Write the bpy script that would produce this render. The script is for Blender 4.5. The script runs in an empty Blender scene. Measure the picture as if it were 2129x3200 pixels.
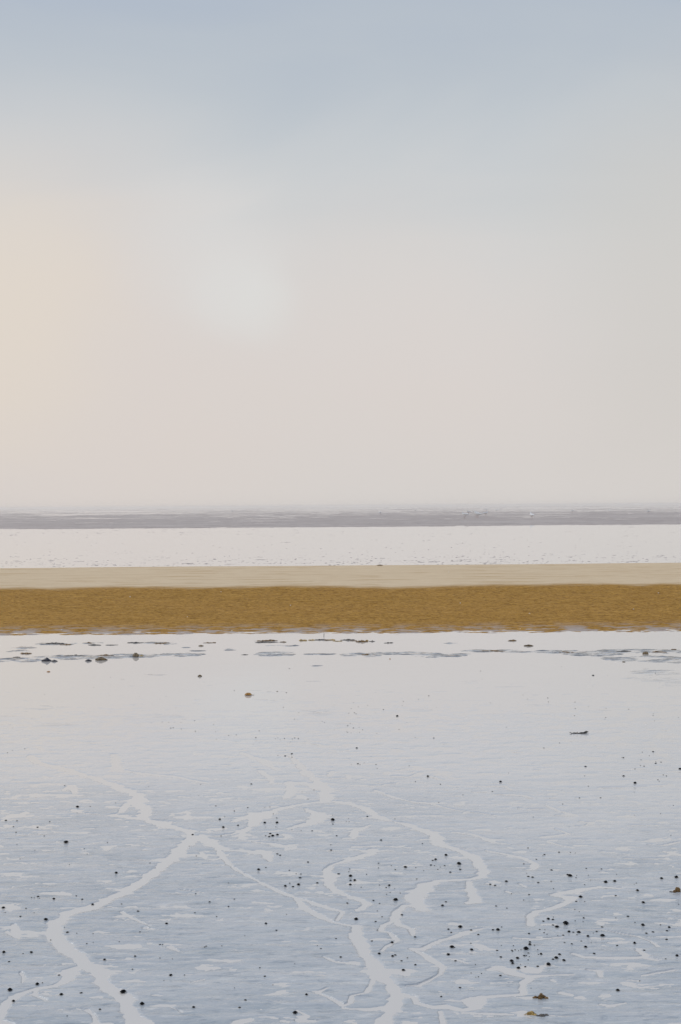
import bpy, bmesh, math, random
import numpy as np
from mathutils import Vector, Matrix
random.seed(7)
RNG = np.random.RandomState(11)
SC = bpy.context.scene
COL = SC.collection

# ------------------------------------------------------------------ camera
CAM_H = 1.5
HFOV_T = 0.36                    # tangent of half the vertical angle of view
PITCH = math.radians(-0.235)
ROLL = math.radians(0.36)
cam_d = bpy.data.cameras.new('camera')
cam_d.sensor_fit = 'VERTICAL'
cam_d.sensor_height = 36.0
cam_d.lens = 18.0 / HFOV_T
cam_d.clip_start = 0.05
cam_d.clip_end = 20000
cam = bpy.data.objects.new('camera', cam_d)
COL.objects.link(cam)
cam.location = (0, 0, CAM_H)
CAM_R = (Matrix.Rotation(math.radians(90) + PITCH, 3, 'X') @ Matrix.Rotation(-ROLL, 3, 'Z'))
cam.rotation_euler = CAM_R.to_euler()
SC.camera = cam

# ------------------------------------------------------------------ world
def lin(c):
    out = []
    for v in c:
        v /= 255.0
        out.append(v / 12.92 if v <= 0.04045 else ((v + 0.055) / 1.055) ** 2.4)
    return out

SUN_EL, SUN_AZ = math.radians(46), math.radians(-62)    # azimuth from the view direction, to the left
W = bpy.data.worlds.new('World')
SC.world = W
W.use_nodes = True
wn, wl = W.node_tree.nodes, W.node_tree.links
wn.clear()
w_out = wn.new('ShaderNodeOutputWorld')
w_bg = wn.new('ShaderNodeBackground')
w_tc = wn.new('ShaderNodeTexCoord')
w_sep = wn.new('ShaderNodeSeparateXYZ')
wl.new(w_tc.outputs['Generated'], w_sep.inputs[0])

def wmath(op, a, b=None, c=None):
    n = wn.new('ShaderNodeMath'); n.operation = op
    for i, v in enumerate((a, b, c)):
        if v is None: continue
        if isinstance(v, (int, float)): n.inputs[i].default_value = v
        else: wl.new(v, n.inputs[i])
    return n.outputs[0]

def wmix(fac, a, b, mode='MIX'):
    n = wn.new('ShaderNodeMix'); n.data_type = 'RGBA'; n.blend_type = mode
    for i, v in ((0, fac), (6, a), (7, b)):
        if isinstance(v, (int, float)): n.inputs[i].default_value = v
        elif isinstance(v, (list, tuple)): n.inputs[i].default_value = (*v[:3], 1)
        else: wl.new(v, n.inputs[i])
    return n.outputs[2]

# soft cloud veil that bends the height of the gradient a little
w_map = wn.new('ShaderNodeMapping'); w_map.inputs['Scale'].default_value = (1, 1, 2.6)
wl.new(w_tc.outputs['Generated'], w_map.inputs[0])
w_no = wn.new('ShaderNodeTexNoise'); w_no.inputs['Scale'].default_value = 4.2
w_no.inputs['Detail'].default_value = 4.5; w_no.inputs['Roughness'].default_value = 0.5; w_no.inputs['Distortion'].default_value = 0.6
wl.new(w_map.outputs[0], w_no.inputs['Vector'])
veil = wmath('SUBTRACT', w_no.outputs['Fac'], 0.5)
hgt = wmath('MULTIPLY_ADD', veil, 0.085, w_sep.outputs[2])
w_rmp = wn.new('ShaderNodeValToRGB')
stops = [(0.0, (216, 211, 207)), (0.05, (217, 211, 207)), (0.10, (218, 212, 209)), (0.155, (217, 214, 212)),
         (0.20, (210, 211, 211)), (0.25, (199, 204, 208)), (0.29, (187, 195, 203)), (0.34, (178, 188, 201)),
         (0.60, (168, 182, 204)), (1.0, (158, 174, 202))]
els = w_rmp.color_ramp.elements
while len(els) < len(stops): els.new(0.5)
for e, (p, c) in zip(els, stops):
    e.position = p; e.color = (*lin(c), 1)
w_rmp.color_ramp.interpolation = 'B_SPLINE'
wl.new(hgt, w_rmp.inputs[0])
col = w_rmp.outputs[0]

def pix_dir(u, v):
    d = CAM_R @ Vector(((u - 1064.5) / 1600.0 * HFOV_T, -(v - 1600.0) / 1600.0 * HFOV_T, -1))
    return d.normalized()

def blob(col, u, v, a_in, a_out, colour, amount):
    """lit part of the cloud veil around one direction"""
    d = pix_dir(u, v)
    n = wn.new('ShaderNodeVectorMath'); n.operation = 'DISTANCE'
    add = wn.new('ShaderNodeVectorMath'); add.operation = 'MULTIPLY_ADD'
    add.inputs[1].default_value = (0.10, 0.10, 0.10)
    wl.new(w_no.outputs['Color'], add.inputs[0]); wl.new(w_tc.outputs['Generated'], add.inputs[2])
    wl.new(add.outputs[0], n.inputs[0]); n.inputs[1].default_value = d + Vector((.05, .05, .05))
    mr = wn.new('ShaderNodeMapRange'); mr.interpolation_type = 'SMOOTHERSTEP'
    mr.inputs['From Min'].default_value = a_out; mr.inputs['From Max'].default_value = a_in
    mr.inputs['To Min'].default_value = 0; mr.inputs['To Max'].default_value = amount
    wl.new(n.outputs['Value'], mr.inputs['Value'])
    return wmix(mr.outputs[0], col, lin(colour))

col = blob(col, 150, 1230, 0.04, 0.27, (220, 211, 205), 0.75)
col = blob(col, -100, 960, 0.01, 0.15, (232, 219, 199), 0.4)
col = blob(col, 1250, 980, 0.01, 0.15, (220, 211, 205), 0.4)
col = blob(col, 2350, 900, 0.02, 0.22, (206, 203, 198), 0.6)
col = blob(col, 640, 790, 0.0, 0.10, (221, 221, 220), 0.35)
col = blob(col, 740, 900, 0.0, 0.06, (223, 224, 222), 0.35)
col = blob(col, 860, 915, 0.0, 0.040, (223, 224, 221), 0.35)
w_sky = wn.new('ShaderNodeTexSky'); w_sky.sky_type = 'NISHITA'; w_sky.sun_disc = False
w_sky.sun_elevation = SUN_EL; w_sky.sun_rotation = SUN_AZ; w_sky.dust_density = 4
sky_s = wmix(1.0, w_sky.outputs[0], (0.1, 0.1, 0.1), 'MULTIPLY')
col = wmix(0.03, col, sky_s)
wl.new(col, w_bg.inputs['Color']); w_bg.inputs['Strength'].default_value = 1.0
wl.new(w_bg.outputs[0], w_out.inputs['Surface'])

sun_d = bpy.data.lights.new('sun', 'SUN')
sun_d.energy = 1.45; sun_d.angle = math.radians(50); sun_d.color = (1.0, 0.96, 0.9)
sun = bpy.data.objects.new('sun', sun_d); COL.objects.link(sun)
sd = Vector((math.sin(SUN_AZ) * math.cos(SUN_EL), math.cos(SUN_AZ) * math.cos(SUN_EL), math.sin(SUN_EL)))
sun.rotation_euler = sd.to_track_quat('Z', 'Y').to_euler()
SC.view_settings.view_transform = 'Standard'
SC.view_settings.look = 'None'
SC.view_settings.exposure = 0.0
SC.view_settings.gamma = 1.0
SC.cycles.volume_bounces = 4
SC.cycles.max_bounces = 10
SC.view_settings.use_curve_mapping = False

# ------------------------------------------------------------------ helpers
F = 1600.0 / HFOV_T
def ground(u, v, z=0.0):
    """point of the level z that lies in the direction of one picture position"""
    d = pix_dir(u, v)
    t = (z - CAM_H) / d.z
    return Vector((d.x * t, d.y * t, z))
def size_at(px, p):
    return px * (p - Vector((0, 0, CAM_H))).length / F

def tag(o, label=None, cat=None, group=None, kind=None):
    if label: o['label'] = label
    if cat: o['category'] = cat
    if group: o['group'] = group
    if kind: o['kind'] = kind
    return o

def link(name, me, mat=None, parent=None):
    o = bpy.data.objects.new(name, me); COL.objects.link(o)
    if mat and me and not me.materials: me.materials.append(mat)
    if parent: o.parent = parent
    return o

def empty(name, loc, rz=0):
    o = bpy.data.objects.new(name, None); COL.objects.link(o)
    o.location = loc; o.rotation_euler = (0, 0, rz); o.empty_display_size = 0.05
    return o

# gradient noise on numpy arrays
PERM = RNG.permutation(4096)
ANG = RNG.rand(4096) * 2 * np.pi
GX, GY = np.cos(ANG), np.sin(ANG)
def pnoise(x, y, seed=0):
    xi = np.floor(x).astype(np.int64); yi = np.floor(y).astype(np.int64)
    xf = x - xi; yf = y - yi
    u = xf * xf * xf * (xf * (xf * 6 - 15) + 10); v = yf * yf * yf * (yf * (yf * 6 - 15) + 10)
    def g(ix, iy, dx, dy):
        h = PERM[(PERM[(ix + seed * 131) & 4095] + iy) & 4095]
        return GX[h] * dx + GY[h] * dy
    a = g(xi, yi, xf, yf); b = g(xi + 1, yi, xf - 1, yf)
    c = g(xi, yi + 1, xf, yf - 1); d = g(xi + 1, yi + 1, xf - 1, yf - 1)
    return (a + u * (b - a) + v * ((c + u * (d - c)) - (a + u * (b - a)))) * 1.5
def fbm(x, y, oct=4, seed=0, gain=0.5, lac=2.03):
    s = 0; a = 1; t = 0
    for k in range(oct):
        s = s + a * pnoise(x, y, seed + k * 7); t += a
        x = x * lac; y = y * lac; a *= gain
    return s / t
def sstep(a, b, x):
    t = np.clip((x - a) / (b - a), 0, 1); return t * t * (3 - 2 * t)

def grid_mesh(name, X, Y, Z, attrs=None):
    nr, nc = X.shape
    me = bpy.data.meshes.new(name)
    co = np.stack([X, Y, Z], -1).reshape(-1, 3).astype(np.float32)
    idx = np.arange(nr * nc).reshape(nr, nc)
    q = np.stack([idx[:-1, :-1], idx[:-1, 1:], idx[1:, 1:], idx[1:, :-1]], -1).reshape(-1, 4)
    me.vertices.add(len(co)); me.vertices.foreach_set('co', co.ravel())
    me.loops.add(q.size); me.loops.foreach_set('vertex_index', q.ravel().astype(np.int32))
    me.polygons.add(len(q)); me.polygons.foreach_set('loop_start', np.arange(0, q.size, 4, dtype=np.int32))
    me.polygons.foreach_set('loop_total', np.full(len(q), 4, dtype=np.int32))
    me.polygons.foreach_set('use_smooth', np.ones(len(q), dtype=bool))
    me.update(calc_edges=True)
    for k, a in (attrs or {}).items():
        at = me.attributes.new(k, 'FLOAT', 'POINT'); at.data.foreach_set('value', a.ravel().astype(np.float32))
    return me

# ------------------------------------------------------------------ materials
class M:
    def __init__(s, name, **kw):
        s.m = bpy.data.materials.new(name); s.m.use_nodes = True
        s.n = s.m.node_tree.nodes; s.l = s.m.node_tree.links
        s.b = s.n['Principled BSDF']
        for k, v in kw.items(): s.set(k, v)
    def set(s, k, v):
        k = {'base': 'Base Color', 'rough': 'Roughness', 'ior': 'IOR', 'spec': 'Specular IOR Level',
             'coat': 'Coat Weight', 'coatr': 'Coat Roughness', 'normal': 'Normal'}[k]
        i = s.b.inputs[k]
        if isinstance(v, (int, float)): i.default_value = v
        elif isinstance(v, (tuple, list)): i.default_value = (*v[:3], 1)
        else: s.l.new(v, i)
    def noise(s, scale, detail=3, rough=0.5, stretch=(1, 1, 1), dist=0):
        g = s.n.new('ShaderNodeNewGeometry'); mp = s.n.new('ShaderNodeMapping')
        mp.inputs['Scale'].default_value = stretch
        s.l.new(g.outputs['Position'], mp.inputs[0])
        t = s.n.new('ShaderNodeTexNoise'); t.inputs['Scale'].default_value = scale
        t.inputs['Detail'].default_value = detail; t.inputs['Roughness'].default_value = rough
        t.inputs['Distortion'].default_value = dist
        s.l.new(mp.outputs[0], t.inputs['Vector']); return t.outputs['Fac']
    def onoise(s, scale, detail=3, rough=0.5):
        g = s.n.new('ShaderNodeTexCoord')
        t = s.n.new('ShaderNodeTexNoise'); t.inputs['Scale'].default_value = scale
        t.inputs['Detail'].default_value = detail; t.inputs['Roughness'].default_value = rough
        s.l.new(g.outputs['Object'], t.inputs['Vector']); return t.outputs['Fac']
    def ramp(s, fac, stops):
        r = s.n.new('ShaderNodeValToRGB'); e = r.color_ramp.elements
        while len(e) < len(stops): e.new(0.5)
        for x, (p, c) in zip(e, stops): x.position = p; x.color = (*c, 1) if len(c) == 3 else c
        s.l.new(fac, r.inputs[0]); return r.outputs[0]
    def attr(s, name):
        a = s.n.new('ShaderNodeAttribute'); a.attribute_name = name; return a.outputs['Fac']
    def math(s, op, a, b=0.0, c=0.0):
        n = s.n.new('ShaderNodeMath'); n.operation = op
        for i, v in enumerate((a, b, c)):
            if isinstance(v, (int, float)): n.inputs[i].default_value = v
            else: s.l.new(v, n.inputs[i])
        return n.outputs[0]
    def mix(s, fac, a, b, mode='MIX'):
        n = s.n.new('ShaderNodeMix'); n.data_type = 'RGBA'; n.blend_type = mode
        for i, v in ((0, fac), (6, a), (7, b)):
            if isinstance(v, (int, float)): n.inputs[i].default_value = v
            elif isinstance(v, (list, tuple)): n.inputs[i].default_value = (*v[:3], 1)
            else: s.l.new(v, n.inputs[i])
        return n.outputs[2]
    def bump(s, h, dist, strength=1.0, prev=None):
        n = s.n.new('ShaderNodeBump'); n.inputs['Distance'].default_value = dist
        n.inputs['Strength'].default_value = strength
        s.l.new(h, n.inputs['Height'])
        if prev: s.l.new(prev, n.inputs['Normal'])
        return n.outputs[0]

m_water = M('silty_shallow_water', rough=0.03, ior=1.45)
n1 = m_water.noise(0.35, 3, 0.5, (0.5, 1, 1)); n2 = m_water.noise(3.0, 3, 0.55)
m_water.set('base', m_water.mix(n1, (0.71, 0.66, 0.60), (0.65, 0.605, 0.56)))
m_water.set('normal', m_water.bump(n2, 0.002, 0.35))

m_mud = M('wet_mud', ior=1.5)
a = m_mud.noise(1.3, 5, 0.6, (0.55, 1.6, 1)); b = m_mud.noise(9, 5, 0.65, (0.45, 1.5, 1)); c = m_mud.noise(60, 4, 0.6)
base = m_mud.mix(m_mud.ramp(a, [(0.35, (0,) * 3), (0.65, (1,) * 3)]), (0.34, 0.38, 0.405), (0.53, 0.545, 0.545))
base = m_mud.mix(m_mud.ramp(b, [(0.3, (0,) * 3), (0.7, (1,) * 3)]), base, (0.50, 0.51, 0.52))
e_ = m_mud.noise(24, 4, 0.75, (0.35, 1.3, 1), 0.4)
base = m_mud.mix(m_mud.ramp(e_, [(0.34, (0.7,) * 3), (0.46, (0,) * 3)]), base, (0.23, 0.27, 0.31))
base = m_mud.mix(m_mud.ramp(e_, [(0.56, (0,) * 3), (0.68, (0.6,) * 3)]), base, (0.72, 0.70, 0.67))
base = m_mud.mix(m_mud.attr('wet'), base, (0.66, 0.635, 0.61))  # water film; its pale colour also paints in sky sheen farther out
base = m_mud.mix(m_mud.attr('dark_streak'), base, (0.055, 0.055, 0.065))
m_mud.set('base', base)
m_mud.set('rough', m_mud.mix(m_mud.attr('wet'), m_mud.ramp(b, [(0.3, (0.10,) * 3), (0.75, (0.24,) * 3)]), (0.06,) * 3))
dryness = m_mud.math('SUBTRACT', 1.0, m_mud.attr('wet'))
bh = m_mud.math('ADD', m_mud.math('MULTIPLY', c, 0.10), m_mud.math('ADD', m_mud.math('MULTIPLY', e_, 0.35), b))
bh = m_mud.math('MULTIPLY', bh, m_mud.math('MULTIPLY_ADD', dryness, 0.85, 0.15))
m_mud.set('normal', m_mud.bump(bh, 0.009, 0.75))

m_sand = M('wet_ochre_sand', spec=0.06)
a = m_sand.noise(0.8, 4, 0.6, (0.4, 1, 1)); b = m_sand.noise(9, 5, 0.7, (0.35, 1, 1)); c = m_sand.noise(60, 3, 0.6)
wet = m_sand.mix(m_sand.ramp(b, [(0.3, (0,) * 3), (0.7, (1,) * 3)]), (0.29, 0.143, 0.020), (0.51, 0.28, 0.060))
wet = m_sand.mix(m_sand.ramp(a, [(0.35, (0,) * 3), (0.75, (0.5,) * 3)]), wet, (0.46, 0.24, 0.055))
d_ = m_sand.noise(34, 4, 0.8, (0.5, 1, 1))
wet = m_sand.mix(m_sand.ramp(d_, [(0.40, (0.8,) * 3), (0.5, (0,) * 3)]), wet, (0.16, 0.08, 0.018))
wet = m_sand.mix(m_sand.ramp(d_, [(0.54, (0,) * 3), (0.66, (0.5,) * 3)]), wet, (0.60, 0.38, 0.13))
dry = m_sand.mix(m_sand.ramp(b, [(0.3, (0,) * 3), (0.75, (1,) * 3)]), (0.63, 0.475, 0.30), (0.76, 0.60, 0.40))
base = m_sand.mix(m_sand.attr('dry'), wet, dry)
base = m_sand.mix(m_sand.attr('film'), base, (0.42, 0.35, 0.31))
m_sand.set('base', base)
m_sand.set('rough', m_sand.mix(m_sand.attr('film'), (0.85,) * 3, (0.2,) * 3))
m_sand.set('normal', m_sand.bump(c, 0.006, 0.5, m_sand.bump(b, 0.02, 0.6)))

m_far = M('far_wet_flat', rough=0.6, spec=0.3)
a = m_far.noise(0.06, 5, 0.7, (0.5, 1, 1)); b = m_far.noise(0.9, 4, 0.8, (0.6, 1, 1))
m_far.set('base', m_far.mix(m_far.ramp(b, [(0.38, (0,) * 3), (0.62, (1,) * 3)]), (0.28, 0.225, 0.20),
          m_far.mix(a, (0.42, 0.35, 0.315), (0.55, 0.475, 0.42))))
st_ = m_far.noise(0.35, 4, 0.7, (0.12, 1, 1))
m_far.set('base', m_far.mix(m_far.ramp(st_, [(0.5, (0,) * 3), (0.62, (0.6,) * 3)]), m_far.b.inputs['Base Color'].links[0].from_socket, (0.62, 0.55, 0.50)))

m_peb = M('black_wet_stone', rough=0.6, base=(0.004, 0.004, 0.005), spec=0.1)
def stone_mat(name, c1, c2, rough=0.5, sc=40, th=(0.35, 0.65)):
    m = M(name, rough=rough)
    f = m.onoise(sc, 4, 0.6)
    m.set('base', m.mix(m.ramp(f, [(th[0], (0,) * 3), (th[1], (1,) * 3)]), c1, c2))
    m.set('normal', m.bump(f, 0.004, 0.6)); return m
m_brown = stone_mat('brown_stone', (0.05, 0.028, 0.008), (0.22, 0.14, 0.05))
m_tan = stone_mat('tan_stone', (0.10, 0.065, 0.03), (0.34, 0.24, 0.12))
m_dark = stone_mat('dark_shell', (0.012, 0.011, 0.018), (0.05, 0.045, 0.055), 0.35)
m_amber = stone_mat('amber_leaf', (0.30, 0.13, 0.015), (0.55, 0.28, 0.05), 0.5)
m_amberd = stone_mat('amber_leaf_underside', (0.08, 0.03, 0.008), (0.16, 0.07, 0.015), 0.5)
m_orange = stone_mat('orange_fragment', (0.40, 0.17, 0.05), (0.55, 0.30, 0.12))
m_shell = stone_mat('pale_shell', (0.70, 0.62, 0.50), (0.85, 0.80, 0.72))
m_weed = stone_mat('olive_brown_weed', (0.08, 0.036, 0.008), (0.30, 0.17, 0.045), 0.4, 60)
m_weedy = stone_mat('golden_weed', (0.10, 0.055, 0.012), (0.52, 0.34, 0.09), 0.4, 60, (0.3, 0.55))
m_weedg = stone_mat('grey_brown_weed', (0.05, 0.045, 0.045), (0.18, 0.15, 0.12), 0.45, 60)
m_weedb = stone_mat('blackish_weed', (0.012, 0.010, 0.008), (0.05, 0.04, 0.03), 0.4, 60)
m_white = M('white_feathers', base=(0.8, 0.79, 0.77), rough=0.8)
m_grey = M('grey_feathers', base=(0.8, 0.8, 0.79), rough=0.8)
m_bill = M('yellow_bill', base=(0.6, 0.4, 0.08), rough=0.5)
m_leg = M('pink_legs', base=(0.5, 0.3, 0.25), rough=0.6)
m_twig = stone_mat('dark_twig', (0.03, 0.022, 0.016), (0.09, 0.07, 0.05), 0.7, 90)

# ------------------------------------------------------------------ water
me = bpy.data.meshes.new('water')
me.from_pydata([(-1500, -60, 0), (1500, -60, 0), (1500, 2600, 0), (-1500, 2600, 0)], [], [(0, 1, 2, 3)])
tag(link('water', me, m_water.m), 'still shallow water lying in sheets and channels over the tidal flat', kind='structure')

# ------------------------------------------------------------------ mudflat with channels
CH = [  # (u, v, width) along each water channel, photograph positions turned into ground points
 [(607,2618,30),(566,2649,32),(543,2676,30),(498,2713,30),(453,2749,32),(394,2787,33),(335,2812,36),(290,2836,38),(213,2854,42),(172,2886,42),(165,2918,42),(181,2945,42),(217,2972,44),(254,2995,46),(267,3017,46),(317,3040,40),(317,3072,42),(353,3099,44),(394,3117,50),(398,3144,40),(407,3171,42),(435,3194,50),(457,3225,60)],
 [(267,3017,30),(217,3035,32),(213,3063,30),(172,3081,16),(113,3090,14),(59,3108,26),(23,3135,26),(5,3162,26),(-9,3190,30),(-40,3260,40)],
 [(113,3094,10),(109,3112,10),(145,3126,10)],
 [(43,2890,14),(50,2910,20),(55,2930,14),(20,2912,8)],
 [(95,2362,14),(118,2385,22),(181,2398,22),(245,2417,18),(290,2430,20),(326,2444,26),(376,2462,26),(417,2480,28),(430,2486,30),(435,2509,36),(453,2536,28),(448,2559,26),(498,2572,26),(543,2586,22),(589,2597,24),(607,2618,28)],
 [(398,2513,14),(376,2541,12),(344,2547,10),(408,2556,14),(448,2562,16)],
 [(358,2358,16),(367,2385,24),(367,2408,24),(408,2412,12),(475,2421,12),(543,2426,10),(602,2439,10),(652,2448,8)],
 [(629,2608,20),(652,2631,28),(679,2645,24),(710,2658,18),(755,2658,14),(828,2667,26),(845,2690,12)],
 [(679,2645,14),(690,2670,14),(715,2700,12),(737,2717,12),(778,2740,10),(823,2762,12),(868,2785,14),(914,2803,18),(964,2817,16),(991,2827,14),(1036,2841,14),(1072,2850,12),(1054,2877,12)],
 [(927,2809,16),(955,2841,24),(1000,2863,24),(1036,2882,12),(1095,2893,12),(1115,2895,18)],
 [(629,2663,9),(643,2685,9),(679,2685,9),(710,2672,8)], [(611,2699,5),(697,2704,8)],
 [(1115,2895,24),(1113,2931,34),(1131,2954,34),(1136,2981,34),(1163,3004,36),(1174,3031,42),(1190,3054,48),(1222,3076,36),(1237,3103,34),(1237,3135,40),(1222,3162,40),(1203,3185,50),(1185,3225,56)],
 [(1145,3035,24),(1180,3035,40)],
 [(1237,3105,20),(1294,3117,20),(1303,3135,20),(1353,3149,20),(1389,3144,20),(1447,3158,20),(1488,3149,26),(1510,3117,26),(1465,3126,30),(1480,3140,40)],
 [(1376,3162,12),(1385,3198,16)], [(1556,3169,10),(1600,3171,10),(1447,3165,10)],
 [(1022,3088,8),(991,3103,12),(1027,3117,10),(1059,3135,16),(1072,3144,14),(1095,3135,14),(1099,3112,12),(1145,3103,14),(1163,3072,14),(1170,3050,14)],
 [(1072,3150,14),(1095,3153,12),(1145,3153,12),(1204,3149,16)],
 [(737,3194,30),(778,3187,24),(700,3215,40)], [(927,3158,6),(964,3176,8),(936,3189,16),(980,3192,14)],
 [(272,3158,14),(294,3176,12),(303,3205,18)],
 [(755,2353,12),(819,2376,18),(846,2394,16),(870,2405,10)],
 [(905,2358,8),(936,2389,16),(964,2421,22),(1004,2448,26),(1018,2475,34),(1022,2490,34),(1009,2504,30),(973,2509,18),(927,2516,18),(891,2525,18),(846,2536,26),(823,2547,42),(801,2545,30),(755,2559,20),(728,2568,16)],
 [(896,2491,18),(909,2473,20),(905,2444,20),(945,2448,18),(982,2457,18),(1010,2470,20)],
 [(955,2527,10),(982,2541,22),(1000,2554,32),(973,2572,26),(936,2581,20),(905,2588,10)],
 [(796,2550,24),(796,2577,22),(764,2595,14),(728,2606,10),(690,2612,10),(650,2612,14)],
 [(891,2608,20),(900,2615,18),(915,2618,6)], [(791,2631,6),(846,2636,12),(882,2645,16),(923,2640,8)],
 [(1160,2577,5),(1140,2586,12),(1104,2599,22),(1104,2613,16),(1136,2613,14)],
 [(1104,2647,10),(1154,2645,16),(1208,2645,8),(1285,2649,5)],
 [(1167,2655,20),(1160,2668,20),(1131,2676,18),(1086,2690,18),(1036,2704,14),(1022,2722,22),(1032,2740,34),(1027,2762,26),(1045,2781,20),(1081,2799,20),(1127,2812,18),(1149,2826,26),(1118,2845,16)],
 [(1054,2805,12),(1109,2809,14),(1140,2820,18)], [(968,2735,8),(1018,2740,16),(1060,2738,12)], [(1109,2717,6),(1145,2717,6)],
 [(882,2735,4),(927,2740,6)],
 [(1045,2504,10),(1095,2513,18),(1145,2527,22),(1167,2547,20),(1208,2563,16),(1267,2575,18),(1312,2590,24),(1353,2606,24),(1371,2622,28),(1362,2636,26),(1389,2645,20),(1420,2652,18),(1447,2663,20),(1479,2676,24),(1497,2699,34),(1511,2722,34),(1506,2740,28),(1465,2749,18),(1420,2751,16),(1367,2753,20),(1330,2767,44),(1310,2785,56),(1295,2803,50),(1305,2826,48),(1320,2843,44)],
 [(1265,2830,16),(1240,2850,22),(1231,2872,26),(1249,2891,16),(1285,2904,20),(1290,2925,8)],
 [(1465,2755,16),(1465,2762,18),(1474,2790,26),(1488,2817,36),(1465,2822,22)],
 [(1231,2878,16),(1199,2891,14),(1190,2909,14),(1215,2915,10),(1244,2940,14),(1208,2958,10),(1194,2972,10)],
 [(1511,2902,14),(1461,2913,18),(1420,2929,18),(1376,2940,16),(1344,2954,18),(1321,2968,24),(1285,2965,14),(1326,2985,16),(1353,3004,18),(1385,3022,20),(1376,3045,10),(1344,3063,10),(1308,3081,18),(1270,3081,8)],
 [(1940,2776,10),(1872,2773,16),(1827,2780,22),(1782,2787,26),(1727,2798,18),(1773,2805,26),(1791,2805,24),(1768,2823,22),(1714,2843,16),(1673,2850,20),(1655,2868,20),(1660,2891,18)],
 [(1519,2658,6),(1592,2672,8),(1637,2683,12),(1673,2699,16),(1669,2715,22),(1645,2720,12)],
 [(1425,2602,10),(1479,2608,12),(1519,2622,14),(1538,2631,10),(1601,2640,6),(1640,2640,6)],
 [(1605,2931,8),(1673,2936,12),(1755,2929,8)],
 [(1791,2981,12),(1827,2992,14),(1895,2994,16),(1963,2994,14),(2008,2992,22),(2053,3001,16)], [(1994,2970,14),(2017,2985,22)],
 [(1804,2906,5),(1881,2906,8),(1940,2918,8),(1994,2927,9),(2030,2940,8),(2058,2958,10)],
 [(1529,3031,18),(1565,3026,30),(1610,3044,36),(1655,3053,38),(1700,3049,16),(1791,3046,10)],
 [(1655,3060,28),(1637,3071,22),(1632,3090,18),(1637,3107,16),(1580,3112,14),(1510,3117,20)],
 [(1725,3062,16),(1735,3068,8)],
 [(1755,3103,20),(1785,3110,14)], [(1881,3139,14),(1908,3144,16),(1955,3135,8)], [(1836,3031,10),(1872,3035,16),(1878,3053,8)],
 [(2008,3049,8),(2062,3040,14),(2107,3033,14)], [(1420,2999,12),(1461,3010,10)], [(1434,3071,18),(1492,3071,12)],
 [(1700,3172,8),(1760,3177,10),(1830,3172,8)], [(1980,3085,8),(2040,3088,8)], [(1960,3062,5),(2000,3066,5)],
 [(1813,2464,4),(1940,2461,7),(2071,2457,3)], [(1547,2482,8),(1637,2486,14),(1660,2493,10)], [(1488,2457,6),(1578,2457,10),(1597,2468,6)],
 [(1480,2475,8),(1520,2474,8)], [(1619,2527,4),(1700,2529,5)], [(1709,2518,8),(1746,2534,9),(1804,2549,9),(1737,2549,8)],
 [(1813,2568,8),(1854,2570,9),(1827,2581,7),(1780,2584,4)], [(1691,2617,12),(1740,2612,14),(1782,2606,10),(1737,2592,8)],
 [(1714,2631,8),(1750,2642,6),(1791,2649,8)], [(2026,2640,6),(2076,2642,9),(2125,2631,10)], [(2076,2661,6),(2125,2672,9),(2160,2680,9)],
 [(1926,2681,4),(2049,2685,5),(2090,2681,3)], [(1624,2762,10),(1645,2772,6)], [(1583,2785,14),(1601,2794,8)],
 [(1231,2426,14),(1280,2428,9),(1317,2417,16)], [(1258,2403,6),(1300,2403,8)], [(1344,2426,6),(1389,2439,6)],
 [(1172,2470,9),(1213,2486,10),(1253,2498,8),(1299,2507,9),(1348,2511,9),(1380,2522,9),(1420,2531,6),(1510,2543,6),(1551,2550,4)],
 [(1200,2453,8),(1240,2448,6)],
 [(810,2407,14),(846,2430,12),(850,2445,8)], [(1020,2353,5),(1095,2344,4)], [(954,2321,8),(1004,2328,6)],
 [(1036,2412,16),(1030,2425,10)], [(1036,2432,5),(1095,2432,5)], [(1108,2536,5),(1154,2534,5)], [(1222,2617,4),(1260,2612,3)],
 [(200,2470,10),(225,2456,18),(235,2478,12)], [(0,2494,5),(80,2497,6),(160,2480,3)], [(225,2530,8),(255,2540,8),(310,2545,5)],
 [(380,2850,10),(410,2868,8),(470,2895,6)], [(450,2900,12),(480,2905,6)], [(530,2960,16),(560,2975,8)],
 [(1010,2990,8),(1045,3005,8),(1120,3015,6)], [(560,2780,5),(640,2790,4)],
 [(480,3110,12),(505,3112,8)], [(530,3145,4),(570,3165,5)], [(640,3060,4),(600,3070,6)], [(330,3020,14),(345,3018,8)],
 [(65,3040,8),(75,3055,8),(70,3072,5)], [(880,3190,8),(900,3193,12)], [(1520,2760,8),(1560,2770,5)],
 [(1880,2725,10),(1895,2727,6)], [(1900,2945,6),(1912,2948,6)], [(0,3195,40),(20,3215,50)],
]
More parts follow.
